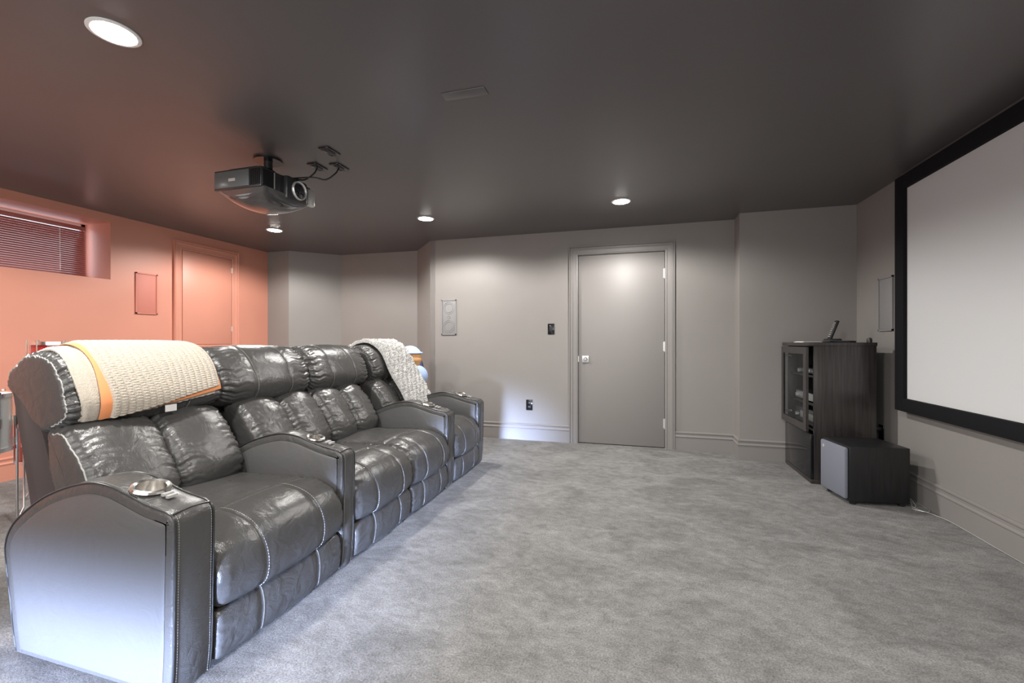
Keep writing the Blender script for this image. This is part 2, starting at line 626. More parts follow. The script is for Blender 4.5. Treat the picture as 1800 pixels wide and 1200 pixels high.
# red wall with the high window recess
WY0, WY1, WZ0, WZ1 = 1.30, 2.86, 1.655, 2.185
XW = -5.05
bm = bmesh.new()
add_box(bm, XL - 0.36, XL, YB, WY0, 0, H)
add_box(bm, XL - 0.36, XL, WY1, YF + 0.12, 0, H)
add_box(bm, XL - 0.36, XL, WY0, WY1, 0, WZ0)
add_box(bm, XL - 0.36, XL, WY0, WY1, WZ1, H)
struct(bm_obj('wall_left', bm, M['red']))
w = struct(box('window_1', XW - 0.03, XW - 0.02, WY0 - 0.05, WY1 + 0.05, WZ0 - 0.05, WZ1 + 0.05, M['daypane']))
bm = bmesh.new()
for a_, b_ in ((WY0 - 0.04, WY0 + 0.03), (WY1 - 0.03, WY1 + 0.04), (2.05, 2.10)):
    add_box(bm, XW - 0.02, XW + 0.005, a_, b_, WZ0, WZ1)
add_box(bm, XW - 0.02, XW + 0.005, WY0, WY1, WZ0 - 0.02, WZ0 + 0.035)
add_box(bm, XW - 0.02, XW + 0.005, WY0, WY1, WZ1 - 0.035, WZ1 + 0.02)
bm_obj('window_frame', bm, M['white'], w)
# red mini blind: every slat a part
bl = thing('window_blind', 'closed dark red slatted blind in the high window recess', 'blind', (XW + 0.09, (WY0 + WY1) / 2, WZ0))
by0, by1 = WY0 + 0.015, WY1 - 0.05
box('headrail', XW + 0.06, XW + 0.10, by0, by1, WZ1 - 0.075, WZ1 - 0.04, M['blind'], bl, 0.003)
ns = 23
sl = None
z_top, z_bot = WZ1 - 0.09, WZ0 + 0.025
for k in range(ns):
    z = z_bot + (z_top - z_bot) * k / (ns - 1)
    if sl is None:
        bm = bmesh.new()
        prof = [(-0.0105, -0.0105), (-0.006, 0.003), (0.006, 0.0112)]
        lo = [bm.verts.new((XW + 0.08 - p, by0, z_bot + q)) for p, q in prof]
        hi = [bm.verts.new((XW + 0.08 - p, by1, z_bot + q)) for p, q in prof]
        lo2 = [bm.verts.new((XW + 0.0812 - p, by0, z_bot + q)) for p, q in prof]
        hi2 = [bm.verts.new((XW + 0.0812 - p, by1, z_bot + q)) for p, q in prof]
        for i in range(2):
            bm.faces.new((lo[i], lo[i + 1], hi[i + 1], hi[i]))
            bm.faces.new((lo2[i], lo2[i + 1], hi2[i + 1], hi2[i]))
            bm.faces.new((lo[i], lo[i + 1], lo2[i + 1], lo2[i]))
            bm.faces.new((hi[i], hi[i + 1], hi2[i + 1], hi2[i]))
        bm.faces.new((lo[0], hi[0], hi2[0], lo2[0]))
        bm.faces.new((lo[2], hi[2], hi2[2], lo2[2]))
        sl = bm_obj('slat', bm, M['blind'], bl)
    else:
        c = sl.copy()
        COL.objects.link(c)
        c.location = (0, 0, z - z_bot)
box('bottom_rail', XW + 0.065, XW + 0.095, by0, by1, WZ0 + 0.002, WZ0 + 0.012, M['blind'], bl, 0.002)
tube('wand', [(XW + 0.105, 2.62, WZ1 - 0.09), (XW + 0.11, 2.62, WZ0 + 0.06)], 0.003, M['white'], bl, 5)

# baseboards (profile extruded), one per wall
BP = [(0, 0), (0.016, 0), (0.016, 0.125), (0.021, 0.130), (0.021, 0.137), (0.013, 0.145), (0.013, 0.162), (0.018, 0.168), (0.018, 0.176), (0.006, 0.183), (0, 0.183)]


def baseboard(name, p0, p1, side, m=None):
    """p0->p1 along the wall; the board stands on the left side of the direction times side"""
    d = Vector((p1[0] - p0[0], p1[1] - p0[1])).normalized()
    n = Vector((-d.y, d.x)) * side
    bm = bmesh.new()
    A = [bm.verts.new((p0[0] + n.x * t, p0[1] + n.y * t, z)) for t, z in BP]
    B = [bm.verts.new((p1[0] + n.x * t, p1[1] + n.y * t, z)) for t, z in BP]
    k_ = len(BP)
    for k in range(k_):
        bm.faces.new((A[k], A[(k + 1) % k_], B[(k + 1) % k_], B[k]))
    bm.faces.new(A)
    bm.faces.new(B[::-1])
    return struct(bm_obj(name, bm, m or M['trim']))


baseboard('baseboard_front', (-2.335, YF), (DX0 - 0.095, YF), -1)
baseboard('baseboard_front_right', (DX1 + 0.095, YF), (0.89, YF), -1)
baseboard('baseboard_bulkhead_side', (0.905, 4.42), (0.905, YF), 1)
baseboard('baseboard_bulkhead', (0.888, 4.435), (XR, 4.435), -1)
baseboard('baseboard_right', (XR, YB), (XR, 4.42), 1)
baseboard('baseboard_left', (XL, YB), (XL, YF), -1, M['red'])
baseboard('baseboard_alcove_right', (-2.335, YF), (-2.76, 5.12), 1)
baseboard('baseboard_alcove_back', (-3.90, 5.08), (-2.74, 5.11), -1)
baseboard('baseboard_alcove_left', (-4.36, YF), (-3.88, 5.09), -1)
baseboard('baseboard_front_left', (XL, YF), (-4.36, YF), -1)


# door with casing
def casing(name, x0, x1, z0, z1, w_, y, parent=None, bottom=False, m=None, axis='Y'):
    """moulded picture-frame casing round an opening; axis Y: lies on plane y facing -Y; axis X: on plane x facing +X"""
    prof = [(0, 0), (0, 0.012), (0.12, 0.016), (0.2, 0.012), (0.55, 0.014), (0.62, 0.021), (0.8, 0.021), (0.86, 0.016), (0.93, 0.026), (1.0, 0.026), (1.0, 0)]
    bm = bmesh.new()
    rings = []
    for f_, t_ in prof:
        o_ = f_ * w_
        pts = [(x0 - o_, z0 - (o_ if bottom else 0)), (x0 - o_, z1 + o_), (x1 + o_, z1 + o_), (x1 + o_, z0 - (o_ if bottom else 0))]
        if axis == 'Y':
            rings.append([bm.verts.new((a, y - t_, b)) for a, b in pts])
        else:
            rings.append([bm.verts.new((y + t_, a, b)) for a, b in pts])
    for A, B in zip(rings, rings[1:] + rings[:1]):
        for k in range(4 if bottom else 3):
            bm.faces.new((A[k], A[(k + 1) % 4], B[(k + 1) % 4], B[k]))
    if not bottom:
        bm.faces.new([r[0] for r in rings])
        bm.faces.new([r[3] for r in rings][::-1])
    return bm_obj(name, bm, m or M['trim'], parent)


dr = struct(box('door_1', DX0, DX1, YF + 0.012, YF + 0.05, 0.008, DH, M['trim'], bev=0.002))
casing('casing', DX0 - 0.008, DX1 + 0.008, 0.0, DH + 0.008, 0.088, YF, dr)
bm = bmesh.new()
add_box(bm, DX0 - 0.012, DX0 - 0.004, YF - 0.001, YF + 0.14, 0, DH + 0.012)
add_box(bm, DX1 + 0.004, DX1 + 0.012, YF - 0.001, YF + 0.14, 0, DH + 0.012)
add_box(bm, DX0 - 0.012, DX1 + 0.012, YF - 0.001, YF + 0.14, DH + 0.004, DH + 0.012)
add_box(bm, DX0 - 0.012, DX1 + 0.012, YF + 0.06, YF + 0.07, 0, DH)
bm_obj('jamb', bm, M['trim'], dr)
hg = None
for z in (0.20, 0.98, 1.72):
    if hg is None:
        bm = bmesh.new()
        add_cyl(bm, (DX1 + 0.001, YF + 0.004, z), (DX1 + 0.001, YF + 0.004, z + 0.10), 0.0065, n=10)
        add_box(bm, DX1 - 0.012, DX1 + 0.012, YF + 0.006, YF + 0.0115, z + 0.004, z + 0.096)
        add_cyl(bm, (DX1 + 0.001, YF + 0.004, z - 0.006), (DX1 + 0.001, YF + 0.004, z), 0.0045, n=8)
        hg = bm_obj('hinge', bm, M['silver'], dr, True)
        hz = z
    else:
        c = hg.copy()
        COL.objects.link(c)
        c.location = (0, 0, z - hz)
lz = 0.893
pl = box('door_lock_plate', -0.563, -0.492, YF + 0.002, YF + 0.0125, lz - 0.036, lz + 0.036, M['silver'], dr, 0.004, 'square silver lock plate')
lathe('thumb_turn', [(0.0, -0.022), (0.014, -0.022), (0.017, -0.018), (0.017, -0.004), (0.022, 0.0), (0.0, 0.0)][::-1], (-0.527, YF + 0.002, lz), M['chrome'], pl, 20, 'Y')
box('strike_plate', DX0 - 0.006, DX0 + 0.002, YF + 0.000, YF + 0.03, lz - 0.03, lz + 0.03, M['silver'], dr)

# access door on the red wall
ac = thing('access_panel', 'orange painted access panel door with moulded frame on the red wall', 'access panel', (XL, 3.81, 1.04))
box('panel', XL - 0.0, XL + 0.012, 3.518, 4.105, 1.048, 2.062, M['red'], ac, 0.003)
casing('frame', 3.512, 4.111, 1.042, 2.068, 0.088, XL, ac, True, M['red'], 'X')
for z in (1.20, 1.90):
    cyl('hinge', (XL + 0.014, 4.108, z), (XL + 0.014, 4.108, z + 0.06), 0.006, M['silver'], ac, 8)


# in-wall speakers
def wall_speaker(name, label, cx, cz, w_, h_, plane, axis, m, rings=False):
    """axis 'Y' -> on the front wall facing -Y, centre cx along X; 'L' -> on left wall facing +X; 'R' -> on right wall facing -X"""
    def P(a, d, z):
        if axis == 'Y':
            return (a, plane - d, z)
        if axis == 'L':
            return (plane + d, a, z)
        return (plane - d, a, z)
    root = thing(name, label, 'speaker', P(cx, 0, cz - h_ / 2), 'in-wall speakers')

    def B(nm, a0, a1, d0, d1, z0, z1, mm, bev=0.002, parent=root):
        p, q = P(a0, d0, z0), P(a1, d1, z1)
        return box(nm, min(p[0], q[0]), max(p[0], q[0]), min(p[1], q[1]), max(p[1], q[1]), z0, z1, mm, parent, bev)
    bm = bmesh.new()
    for a0, a1, z0, z1 in ((cx - w_ / 2, cx - w_ / 2 + 0.012, cz - h_ / 2, cz + h_ / 2), (cx + w_ / 2 - 0.012, cx + w_ / 2, cz - h_ / 2, cz + h_ / 2),
                           (cx - w_ / 2, cx + w_ / 2, cz - h_ / 2, cz - h_ / 2 + 0.012), (cx - w_ / 2, cx + w_ / 2, cz + h_ / 2 - 0.012, cz + h_ / 2)):
        p, q = P(a0, 0.0, z0), P(a1, 0.012, z1)
        add_box(bm, min(p[0], q[0]), max(p[0], q[0]), min(p[1], q[1]), max(p[1], q[1]), z0, z1)
    bm_obj('frame', bm, m, root)
    B('grille', cx - w_ / 2 + 0.013, cx + w_ / 2 - 0.013, 0.0, 0.007, cz - h_ / 2 + 0.013, cz + h_ / 2 - 0.013, m, 0.001)
    if rings:
        for dz in (-0.105, 0.105):
            bm = bmesh.new()
            for rr in (0.068, 0.05):
                pts = [P(cx + rr * math.cos(2 * PI * k / 32), 0.008, cz + dz + rr * math.sin(2 * PI * k / 32)) for k in range(32)]
                add_tube(bm, pts, 0.003, 6, True)
            bm_obj('woofer_ring', bm, m, root, True)
        pts = [P(cx + 0.016 * math.cos(2 * PI * k / 20), 0.008, cz + 0.016 * math.sin(2 * PI * k / 20)) for k in range(20)]
        tube('tweeter_ring', pts, 0.0025, m, root, 6, True)
    return root


M['spk_red'] = mat('painted_grille_red', (0.60, 0.21, 0.16), 0.6, bump=(500, 0.4, 0.002))
M['spk_grey'] = mat('painted_grille_grey', (0.24, 0.235, 0.235), 0.6, bump=(500, 0.4, 0.002))
wall_speaker('wall_speaker', 'red painted in-wall speaker grille between window and access panel', 3.166, 1.555, 0.20, 0.405, XL, 'L', M['spk_red'])
wall_speaker('wall_speaker', 'grey in-wall speaker with two round drivers on the door wall', -2.095, 1.36, 0.185, 0.405, YF, 'Y', M['spk_grey'], True)
wall_speaker('wall_speaker', 'grey in-wall speaker grille beside the projection screen', 3.965, 1.365, 0.20, 0.41, XR, 'R', M['spk_grey'])


# switch and outlets
def plate(name, label, cat, x, z, w_=0.072, h_=0.116, kind='switch'):
    r = thing(name, label, cat, (x, YF, z - h_ / 2))
    box('cover_plate', x - w_ / 2, x + w_ / 2, YF - 0.007, YF, z - h_ / 2, z + h_ / 2, M['gloss_black'], r, 0.003)
    if kind == 'switch':
        box('rocker', x - 0.017, x + 0.017, YF - 0.011, YF - 0.005, z - 0.034, z + 0.034, M['black'], r, 0.002)
    else:
        for dz in (-0.021, 0.021):
            so = box('socket', x - 0.017, x + 0.017, YF - 0.010, YF - 0.005, z + dz - 0.015, z + dz + 0.015, M['black'], r, 0.004)
            bm = bmesh.new()
            add_box(bm, x - 0.008, x - 0.006, YF - 0.0108, YF - 0.0095, z + dz - 0.004, z + dz + 0.006)
            add_box(bm, x + 0.006, x + 0.008, YF - 0.0108, YF - 0.0095, z + dz - 0.004, z + dz + 0.006)
            bm_obj('slot', bm, M['silver'], so)
    return r


plate('light_switch', 'black light switch left of the grey door at shoulder height', 'switch', -0.895, 1.215)
plate('wall_outlet', 'black power outlet low on the wall left of the door', 'outlet', -1.137, 0.385, kind='outlet')
r = thing('wall_outlet', 'black power outlet behind the cabinet beneath the screen corner', 'outlet', (XR, 4.03, 0.32))
box('cover_plate', XR - 0.007, XR, 3.995, 4.067, 0.32, 0.436, M['gloss_black'], r, 0.003)
box('plug', XR - 0.05, XR - 0.006, 4.015, 4.045, 0.39, 0.42, M['black'], r, 0.006)
tube('cord', [(XR - 0.05, 4.03, 0.40), (XR - 0.10, 4.02, 0.36), (XR - 0.10, 4.0, 0.2), (XR - 0.08, 3.98, 0.02)], 0.004, M['black'], r)


# recessed downlights
def downlight(x, y, label):
    r = thing('recessed_light', label, 'ceiling light', (x, y, H), 'recessed ceiling lights')
    n = 40
    lathe('trim_ring', [(0.082, -0.0005), (0.082, -0.004), (0.078, -0.006), (0.068, -0.006), (0.066, -0.002), (0.066, -0.0005)], (x, y, H), M['white'], r, n)
    lathe('lamp_lens', [(0.0, -0.013), (0.03, -0.0125), (0.05, -0.0105), (0.062, -0.006), (0.066, -0.001), (0.0, -0.001)], (x, y, H), M['lamp'], r, n)


downlight(*LIGHTS[0], 'glowing round recessed ceiling light nearest the camera, above the first recliner')
downlight(*LIGHTS[1], 'glowing recessed ceiling light by the red wall, just below the projector in view')
downlight(*LIGHTS[2], 'glowing recessed ceiling light in front of the alcove, middle of the far row')
downlight(*LIGHTS[3], 'glowing recessed ceiling light in front of the grey door')
for k, where in ((4, 'just above the upper picture edge, over the open carpet'), (5, 'left of the picture, over the drums'),
                 (6, 'added for fill behind the camera on the recliner side'), (7, 'added for fill behind the camera on the screen side')):
    x, y = LIGHTS[k]
    downlight(x, y, 'recessed ceiling light ' + where)

# small flat plate painted with the ceiling
r = thing('ceiling_cover_plate', 'faint rectangular cover plate painted like the dark ceiling', 'cover plate', (-0.78, 1.93, H))
box('plate_body', -0.90, -0.68, 1.90, 1.965, H - 0.004, H, M['ceiling'], r, 0.002)


# ------------------------------------------------------------------ recliners
ARM = [(-1.345, 0.012), (-1.335, 0.10), (-1.330, 0.30), (-1.326, 0.50), (-1.332, 0.545), (-1.355, 0.562), (-1.40, 0.571), (-1.45, 0.580), (-1.52, 0.600),
       (-1.60, 0.621), (-1.68, 0.626), (-1.76, 0.612), (-1.84, 0.588), (-1.92, 0.555), (-2.00, 0.508), (-2.08, 0.445), (-2.118, 0.375),
       (-2.112, 0.30), (-2.095, 0.20), (-2.075, 0.08), (-2.06, 0.012)]


def arm(parent, y0, y1, outer=None):
    P = catmull(ARM, 5, closed=False)
    n = len(P)
    cen = P.mean(0)
    T = np.roll(P, -1, 0) - np.roll(P, 1, 0)
    T[0] = P[1] - P[0]
    T[-1] = P[-1] - P[-2]
    T /= np.linalg.norm(T, axis=1)[:, None]
    Nn = np.stack([T[:, 1], -T[:, 0]], 1)
    # outward check
    if np.sum((P - cen) * Nn) < 0:
        Nn = -Nn
    W = y1 - y0
    ins = [(0.0, 0.030), (0.0, 0.010), (0.004, 0.002), (0.012, 0.0), (W * 0.3, -0.004), (W * 0.5, -0.006), (W * 0.7, -0.004), (W - 0.012, 0.0), (W - 0.004, 0.002), (W, 0.010), (W, 0.030)]
    V, F = [], []
    for y, d in ins:
        for k in range(n):
            V.append((P[k, 0] - Nn[k, 0] * d, y0 + y, P[k, 1] - Nn[k, 1] * d))
    R = len(ins)
    for a in range(R - 1):
        for k in range(n):
            k2 = (k + 1) % n
            F.append([a * n + k, a * n + k2, (a + 1) * n + k2, (a + 1) * n + k])
    F.append(list(range(n))[::-1])
    F.append([(R - 1) * n + k for k in range(n)])
    bm = bmesh.new()
    vs = [bm.verts.new(v) for v in V]
    for f in F:
        bm.faces.new([vs[i] for i in f])
    a_ = bm_obj('arm', bm, M['leather'], parent, True, auto=50)
    # side panels, slightly sunk within the padded rim, and the front facing band
    Pd, _ = resample(P, 400, closed=False)

    def inset(off):
        q = P - Nn * off
        dm = np.array([np.min(np.hypot(Pd[:, 0] - a[0], Pd[:, 1] - a[1])) for a in q])
        q = q[dm > off - 0.0015]
        return resample(q, 90, closed=False)[0]
    Q = inset(0.034)
    Q2 = Q.mean(0) + (Q - Q.mean(0)) * 0.965
    for yy, sgn in ((y0, -1), (y1, 1)):
        if outer is not None and sgn != outer:
            continue
        bm = bmesh.new()
        cy = yy + sgn * 0.0015
        rim = [bm.verts.new((q[0], yy + sgn * 0.001, q[1])) for q in Q]
        in1 = [bm.verts.new((q[0], yy + sgn * 0.005, q[1])) for q in Q2]
        for k in range(89):
            bm.faces.new((rim[k], rim[k + 1], in1[k + 1], in1[k]))
        bm.faces.new(in1)
        bm_obj('side_panel', bm, M['leather_side'], a_, True, label='smooth side panel', auto=30)
    # piping along both edges of the rim
    for yy in (y0 + 0.004, y1 - 0.004):
        Q = P + Nn * 0.0005
        tube('piping', [(q[0], yy, q[1]) for q in Q], 0.0032, M['piping'], a_, 6)
    # seam across the top front corner and stitching down the front
    bm = bmesh.new()
    for yy, off in ((y0 + 0.013, 0), (y1 - 0.013, 0)):
        Q, L_ = resample(P + Nn * 0.0018, 220, closed=False)
        for k in range(0, 150, 1):
            p, q = Q[k], Q[k + 1]
            dq = q - p
            add_tube(bm, [(p[0] + dq[0] * .1, yy, p[1] + dq[1] * .1), (p[0] + dq[0] * .7, yy, p[1] + dq[1] * .7)], 0.0008, 3)
    bm_obj('stitching', bm, M['thread'], a_)['kind'] = 'stuff'
    tube('corner_seam', [(-1.343, y0 + 0.006, 0.5585), (-1.342, (y0 + y1) / 2, 0.5635), (-1.343, y1 - 0.006, 0.5585)], 0.0025, M['piping'], a_, 5)
    # cup holder: a real hole in the arm with a metal cup in it
    cx, cy, cz = -1.515, (y0 + y1) / 2, 0.606
    r_ = min(0.046, W * 0.38)
    tilt = Matrix.Translation((cx, cy, cz)) @ Matrix.Rotation(math.radians(13), 4, 'Y')
    bm = bmesh.new()
    add_cyl(bm, (0, 0, -0.07), (0, 0, 0.03), r_, n=32)
    bmesh.ops.transform(bm, matrix=tilt, verts=bm.verts)
    cut = bm_obj('cutter', bm, M['black'], parent)
    md = a_.modifiers.new('hole', 'BOOLEAN')
    md.operation = 'DIFFERENCE'
    md.solver = 'EXACT'
    md.object = cut
    bpy.context.view_layer.update()
    dg = bpy.context.evaluated_depsgraph_get()
    nm = bpy.data.meshes.new_from_object(a_.evaluated_get(dg))
    a_.modifiers.clear()
    a_.data = nm
    bpy.data.objects.remove(cut)
    bm = bmesh.new()
    prof = [(0.0, -0.055), (r_ - 0.012, -0.055), (r_ - 0.008, -0.050), (r_ - 0.005, -0.01), (r_ - 0.005, 0.006), (r_ + 0.001, 0.010), (r_ + 0.007, 0.008), (r_ + 0.010, 0.001), (r_ + 0.004, -0.003), (r_ - 0.001, -0.006), (r_ - 0.001, -0.055), (r_ - 0.008, -0.060), (0.0, -0.060)]
    rings = []
    N_ = 32
    for rr, h in prof:
        rings.append([bm.verts.new(tilt @ Vector((rr * math.cos(2 * PI * k / N_), rr * math.sin(2 * PI * k / N_), h))) for k in range(N_)])
    for A, B in zip(rings, rings[1:]):
        for k in range(N_):
            bm.faces.new((A[k], A[(k + 1) % N_], B[(k + 1) % N_], B[k]))
    bmesh.ops.remove_doubles(bm, verts=bm.verts, dist=1e-6)
    ch = bm_obj('cup_holder', bm, M['cup'], a_, True, 'round metal cup holder')
    for dx in (0.072, 0.092):
        bm = bmesh.new()
        p = tilt @ Vector((dx, 0, 0.004))
        r0 = bmesh.ops.create_cube(bm, size=1)
        bmesh.ops.scale(bm, vec=(0.013, 0.03, 0.008), verts=r0['verts'])
        bmesh.ops.translate(bm, vec=p, verts=r0['verts'])
        bm_obj('recline_button', bm, M['silver'], a_, label='small silver button')
    return a_


HEAD = [(-2.150, 0.735), (-2.085, 0.765), (-2.052, 0.83), (-2.075, 0.91), (-2.125, 0.985), (-2.195, 1.035), (-2.27, 1.043), (-2.36, 1.01),
        (-2.425, 0.955), (-2.435, 0.90), (-2.39, 0.86), (-2.33, 0.80), (-2.27, 0.745), (-2.21, 0.72)]
LUMB = [(-1.96, 0.385), (-1.905, 0.43), (-1.895, 0.50), (-1.935, 0.58), (-1.995, 0.67), (-2.06, 0.735), (-2.12, 0.752), (-2.18, 0.73), (-2.17, 0.60), (-2.13, 0.48), (-2.07, 0.39)]
SEAT = [(-2.05, 0.30), (-2.04, 0.40), (-1.95, 0.425), (-1.80, 0.432), (-1.65, 0.437), (-1.52, 0.440), (-1.44, 0.432), (-1.37, 0.405), (-1.325, 0.355), (-1.305, 0.29), (-1.312, 0.225), (-1.345, 0.192), (-1.42, 0.19), (-1.7, 0.20), (-1.98, 0.22)]
FOOT = [(-1.355, 0.018), (-1.333, 0.03), (-1.322, 0.08), (-1.322, 0.135), (-1.335, 0.175), (-1.36, 0.188), (-1.40, 0.18), (-1.41, 0.10), (-1.40, 0.025)]
FRAME = [(-2.10, 0.05), (-2.10, 0.45), (-2.19, 0.70), (-2.26, 0.86), (-2.33, 0.90), (-2.38, 0.88), (-2.36, 0.80), (-2.29, 0.52), (-2.24, 0.30), (-2.20, 0.05)]
HEADC = catmull(HEAD, 8)
LUMBC = catmull(LUMB, 8)


def seat_cross_frac():
    P, L = resample(catmull(SEAT, 8), 1000)
    i = int(np.argmin(np.hypot(P[:, 0] + 1.53, P[:, 1] - 0.44)))
    return i / 1000


SC = seat_cross_frac()


def recliner(label, sy0, sy1, by0, by1, ly0, ly1, arms, seed, foot_zone=None):
    root = thing('recliner', label, 'recliner', (-1.75, (sy0 + sy1) / 2, 0), 'black leather home theatre recliners')
    w_ = sy1 - sy0
    f1, f2 = sy0 + w_ * 0.27, sy1 - w_ * 0.27
    pillow('seat', catmull(SEAT, 8), sy0 + 0.002, sy1 - 0.002, M['leather'], root, 170, 90, 0.035, 0.016, 0.014, 0.035,
           (f1, f2), 0.005, (SC,), seed, 30, stop_at_cross=True, zone=(SC, SC + 0.30), lump=0.003)
    pillow('footrest', catmull(FOOT, 8), sy0 + 0.004, sy1 - 0.004, M['leather'], root, 90, 80, 0.02, 0.008, 0.006, 0.05,
           (f1, f2), 0.003, (), seed + 1, 20, zone=(0.05, 0.5), lump=0.003)
    bm_ = (ly0 + ly1) / 2
    pillow('back_cushion', LUMBC, ly0, bm_ + 0.002, M['leather'], root, 130, 76, 0.036, 0.024, 0.019, 0.05, (), 0.0, (), seed + 2, 26, lump=0.006, pipe=(0.0, 0.5) if seed == 11 else None, ruch_sides=(1, 0.8))
    pillow('back_cushion', LUMBC, bm_ - 0.002, ly1, M['leather'], root, 130, 76, 0.036, 0.024, 0.019, 0.05, (), 0.0, (), seed + 3, 26, lump=0.006)
    h1, h2 = by0 + (by1 - by0) * 0.30, by1 - (by1 - by0) * 0.30
    pillow('headrest', HEADC, by0, by1, M['leather'], root, 200, 120, 0.034, 0.014, 0.026, 0.055, (h1, h2), 0.004, (), seed + 4, 26, zone=(0.0, 0.6), lump=0.004, pipe=(0.0, 0.62) if seed == 11 else None)
    bm = bmesh.new()
    A = [bm.verts.new((x, ly0 + 0.006, z)) for x, z in FRAME]
    B = [bm.verts.new((x, ly1 - 0.006, z)) for x, z in FRAME]
    UP = [(-2.11, 0.475)] + FRAME[2:8] + [(-2.275, 0.475)]
    bq = bmesh.new()
    A2 = [bq.verts.new((x, by0 + 0.016, z)) for x, z in UP]
    B2 = [bq.verts.new((x, by1 - 0.016, z)) for x, z in UP]
    for k in range(len(UP)):
        bq.faces.new((A2[k], A2[(k + 1) % len(UP)], B2[(k + 1) % len(UP)], B2[k]))
    bq.faces.new(A2[::-1])
    bq.faces.new(B2)
    bm_obj('upper_back_panel', bq, M['backcloth'], root, label='dark brown cloth upper back panel')
    n = len(FRAME)
    for k in range(n):
        bm.faces.new((A[k], A[(k + 1) % n], B[(k + 1) % n], B[k]))
    bm.faces.new(A[::-1])
    bm.faces.new(B)
    bmesh.ops.recalc_face_normals(bm, faces=bm.faces)
    bmesh.ops.bevel(bm, geom=[e for e in bm.edges], offset=0.006, segments=2, profile=0.5, affect='EDGES')
    bm_obj('back_panel', bm, M['backcloth'], root, True, 'dark brown cloth back panel')
    # base below the seat
    box('base', -2.08, -1.40, sy0 + 0.01, sy1 - 0.01, 0.02, 0.21, M['backcloth'], root, 0.004)
    for a0, a1, out in arms:
        arm(root, a0, a1, out)
    return root


recliner('black leather recliner nearest the camera, cream knitted blanket over its headrest', 1.105, 1.742, 1.112, 1.758, 1.106, 1.742, [(0.970, 1.100, None), (1.745, 1.835, None)], 11)
recliner('black leather recliner second from the camera, bare headrest, no arm rests of its own', 1.838, 2.392, 1.762, 2.396, 1.838, 2.396, [], 31)
recliner('black leather recliner third from the camera with bare headrest, left of the far arm rest', 2.396, 2.925, 2.402, 3.03, 2.402, 2.925, [(2.928, 3.04, None)], 51)
recliner('black leather recliner farthest from the camera, white fluffy throw over its back', 3.045, 3.565, 3.10, 3.70, 3.06, 3.565, [(3.567, 3.69, None)], 71)


# ------------------------------------------------------------------ blankets
def drape(name, path, y0, y1, th, m, s_end0, s_end1, parent=None, ny=90, npth=150, ribs=None, rough=0.0, seed=3, s_start=0.0, label=None, edge_wave=0.0, sag=(0.0, 0.0), ref=None):
    """a sheet of thickness th lying along the XZ path from y0 to y1, hanging to path fraction s_end0 at y0 and s_end1 at y1"""
    P = np.asarray(path, float)
    d = np.r_[0, np.cumsum(np.linalg.norm(np.diff(P, axis=0), axis=1))]
    L = d[-1]
    rs = np.random.RandomState(seed)
    ph = rs.rand(12) * 6.28
    O = np.zeros((ny, npth, 3))
    I = np.zeros((ny, npth, 3))
    for i in range(ny):
        fy = i / (ny - 1)
        y = y0 + (y1 - y0) * fy
        se = s_end0 + (s_end1 - s_end0) * fy + edge_wave * math.sin(fy * 9 + ph[0])
        s = np.linspace(s_start * L, se * L, npth)
        x = np.interp(s, d, P[:, 0])
        z = np.interp(s, d, P[:, 1])
        tx = np.gradient(x)
        tz = np.gradient(z)
        l = np.hypot(tx, tz)
        tx, tz = tx / l, tz / l
        nx, nz = tz, -tx
        if nz[npth // 3] < 0:
            nx, nz = -nx, -nz
        hh = th * np.ones(npth)
        e = min(fy, 1 - fy) * (y1 - y0)
        hh *= math.sqrt(max(0.05, 1 - (1 - min(1, e / 0.012)) ** 2))
        if ribs:
            k = (y - y0) / ribs
            rib = abs(math.sin(PI * k))
            hh += 0.0075 * (1 - rib ** 0.35) * (-1.0) + 0.0018 * np.sin(2 * PI * s / 0.011 + (PI * math.floor(k)))
        if rough:
            hh += rough * (np.sin(s * 190 + ph[1] + 5 * math.sin(y * 60)) * np.sin(y * 210 + ph[2] + 4 * np.sin(s * 47)) + 0.7 * np.sin(s * 71 + y * 90 + ph[3]) + rs.normal(0, 0.55, npth))
        dy = 0.006 * np.sin(s * 14 + ph[4]) * (1 if fy < 0.5 else -1)
        r0_, r1_ = ref or (y0, y1)
        sg = sag[0] * math.exp(-(y - r0_) / 0.055) + sag[1] * math.exp(-(r1_ - y) / 0.055)
        x = x - nx * sg
        z = z - nz * sg
        O[i, :, 0] = x + nx * hh
        O[i, :, 1] = y + dy
        O[i, :, 2] = z + nz * hh
        I[i, :, 0] = x
        I[i, :, 1] = y + dy
        I[i, :, 2] = z
    V = np.vstack([O.reshape(-1, 3), I.reshape(-1, 3)])
    idx = np.arange(ny * npth).reshape(ny, npth)
    jdx = idx + ny * npth
    a = idx
    F = np.stack([a[:-1, :-1], a[1:, :-1], a[1:, 1:], a[:-1, 1:]], -1).reshape(-1, 4).tolist()
    b = jdx
    F += np.stack([b[:-1, :-1], b[:-1, 1:], b[1:, 1:], b[1:, :-1]], -1).reshape(-1, 4).tolist()
    loop = list(idx[0, :]) + list(idx[1:, -1]) + list(idx[-1, -2::-1]) + list(idx[-2:0:-1, 0])
    lo2 = [int(v) + ny * npth for v in loop]
    n = len(loop)
    for k in range(n):
        F.append([int(loop[k]), int(loop[(k + 1) % n]), lo2[(k + 1) % n], lo2[k]])
    bm = bmesh.new()
    vs = [bm.verts.new(v) for v in V.tolist()]
    for f in F:
        bm.faces.new([vs[int(i)] for i in f])
    return bm_obj(name, bm, m, parent, True, label, auto=60)


# path over the headrest: from behind the back, over the top and down the front
hp = HEADC[::-1]
ctr = HEADC.mean(0)


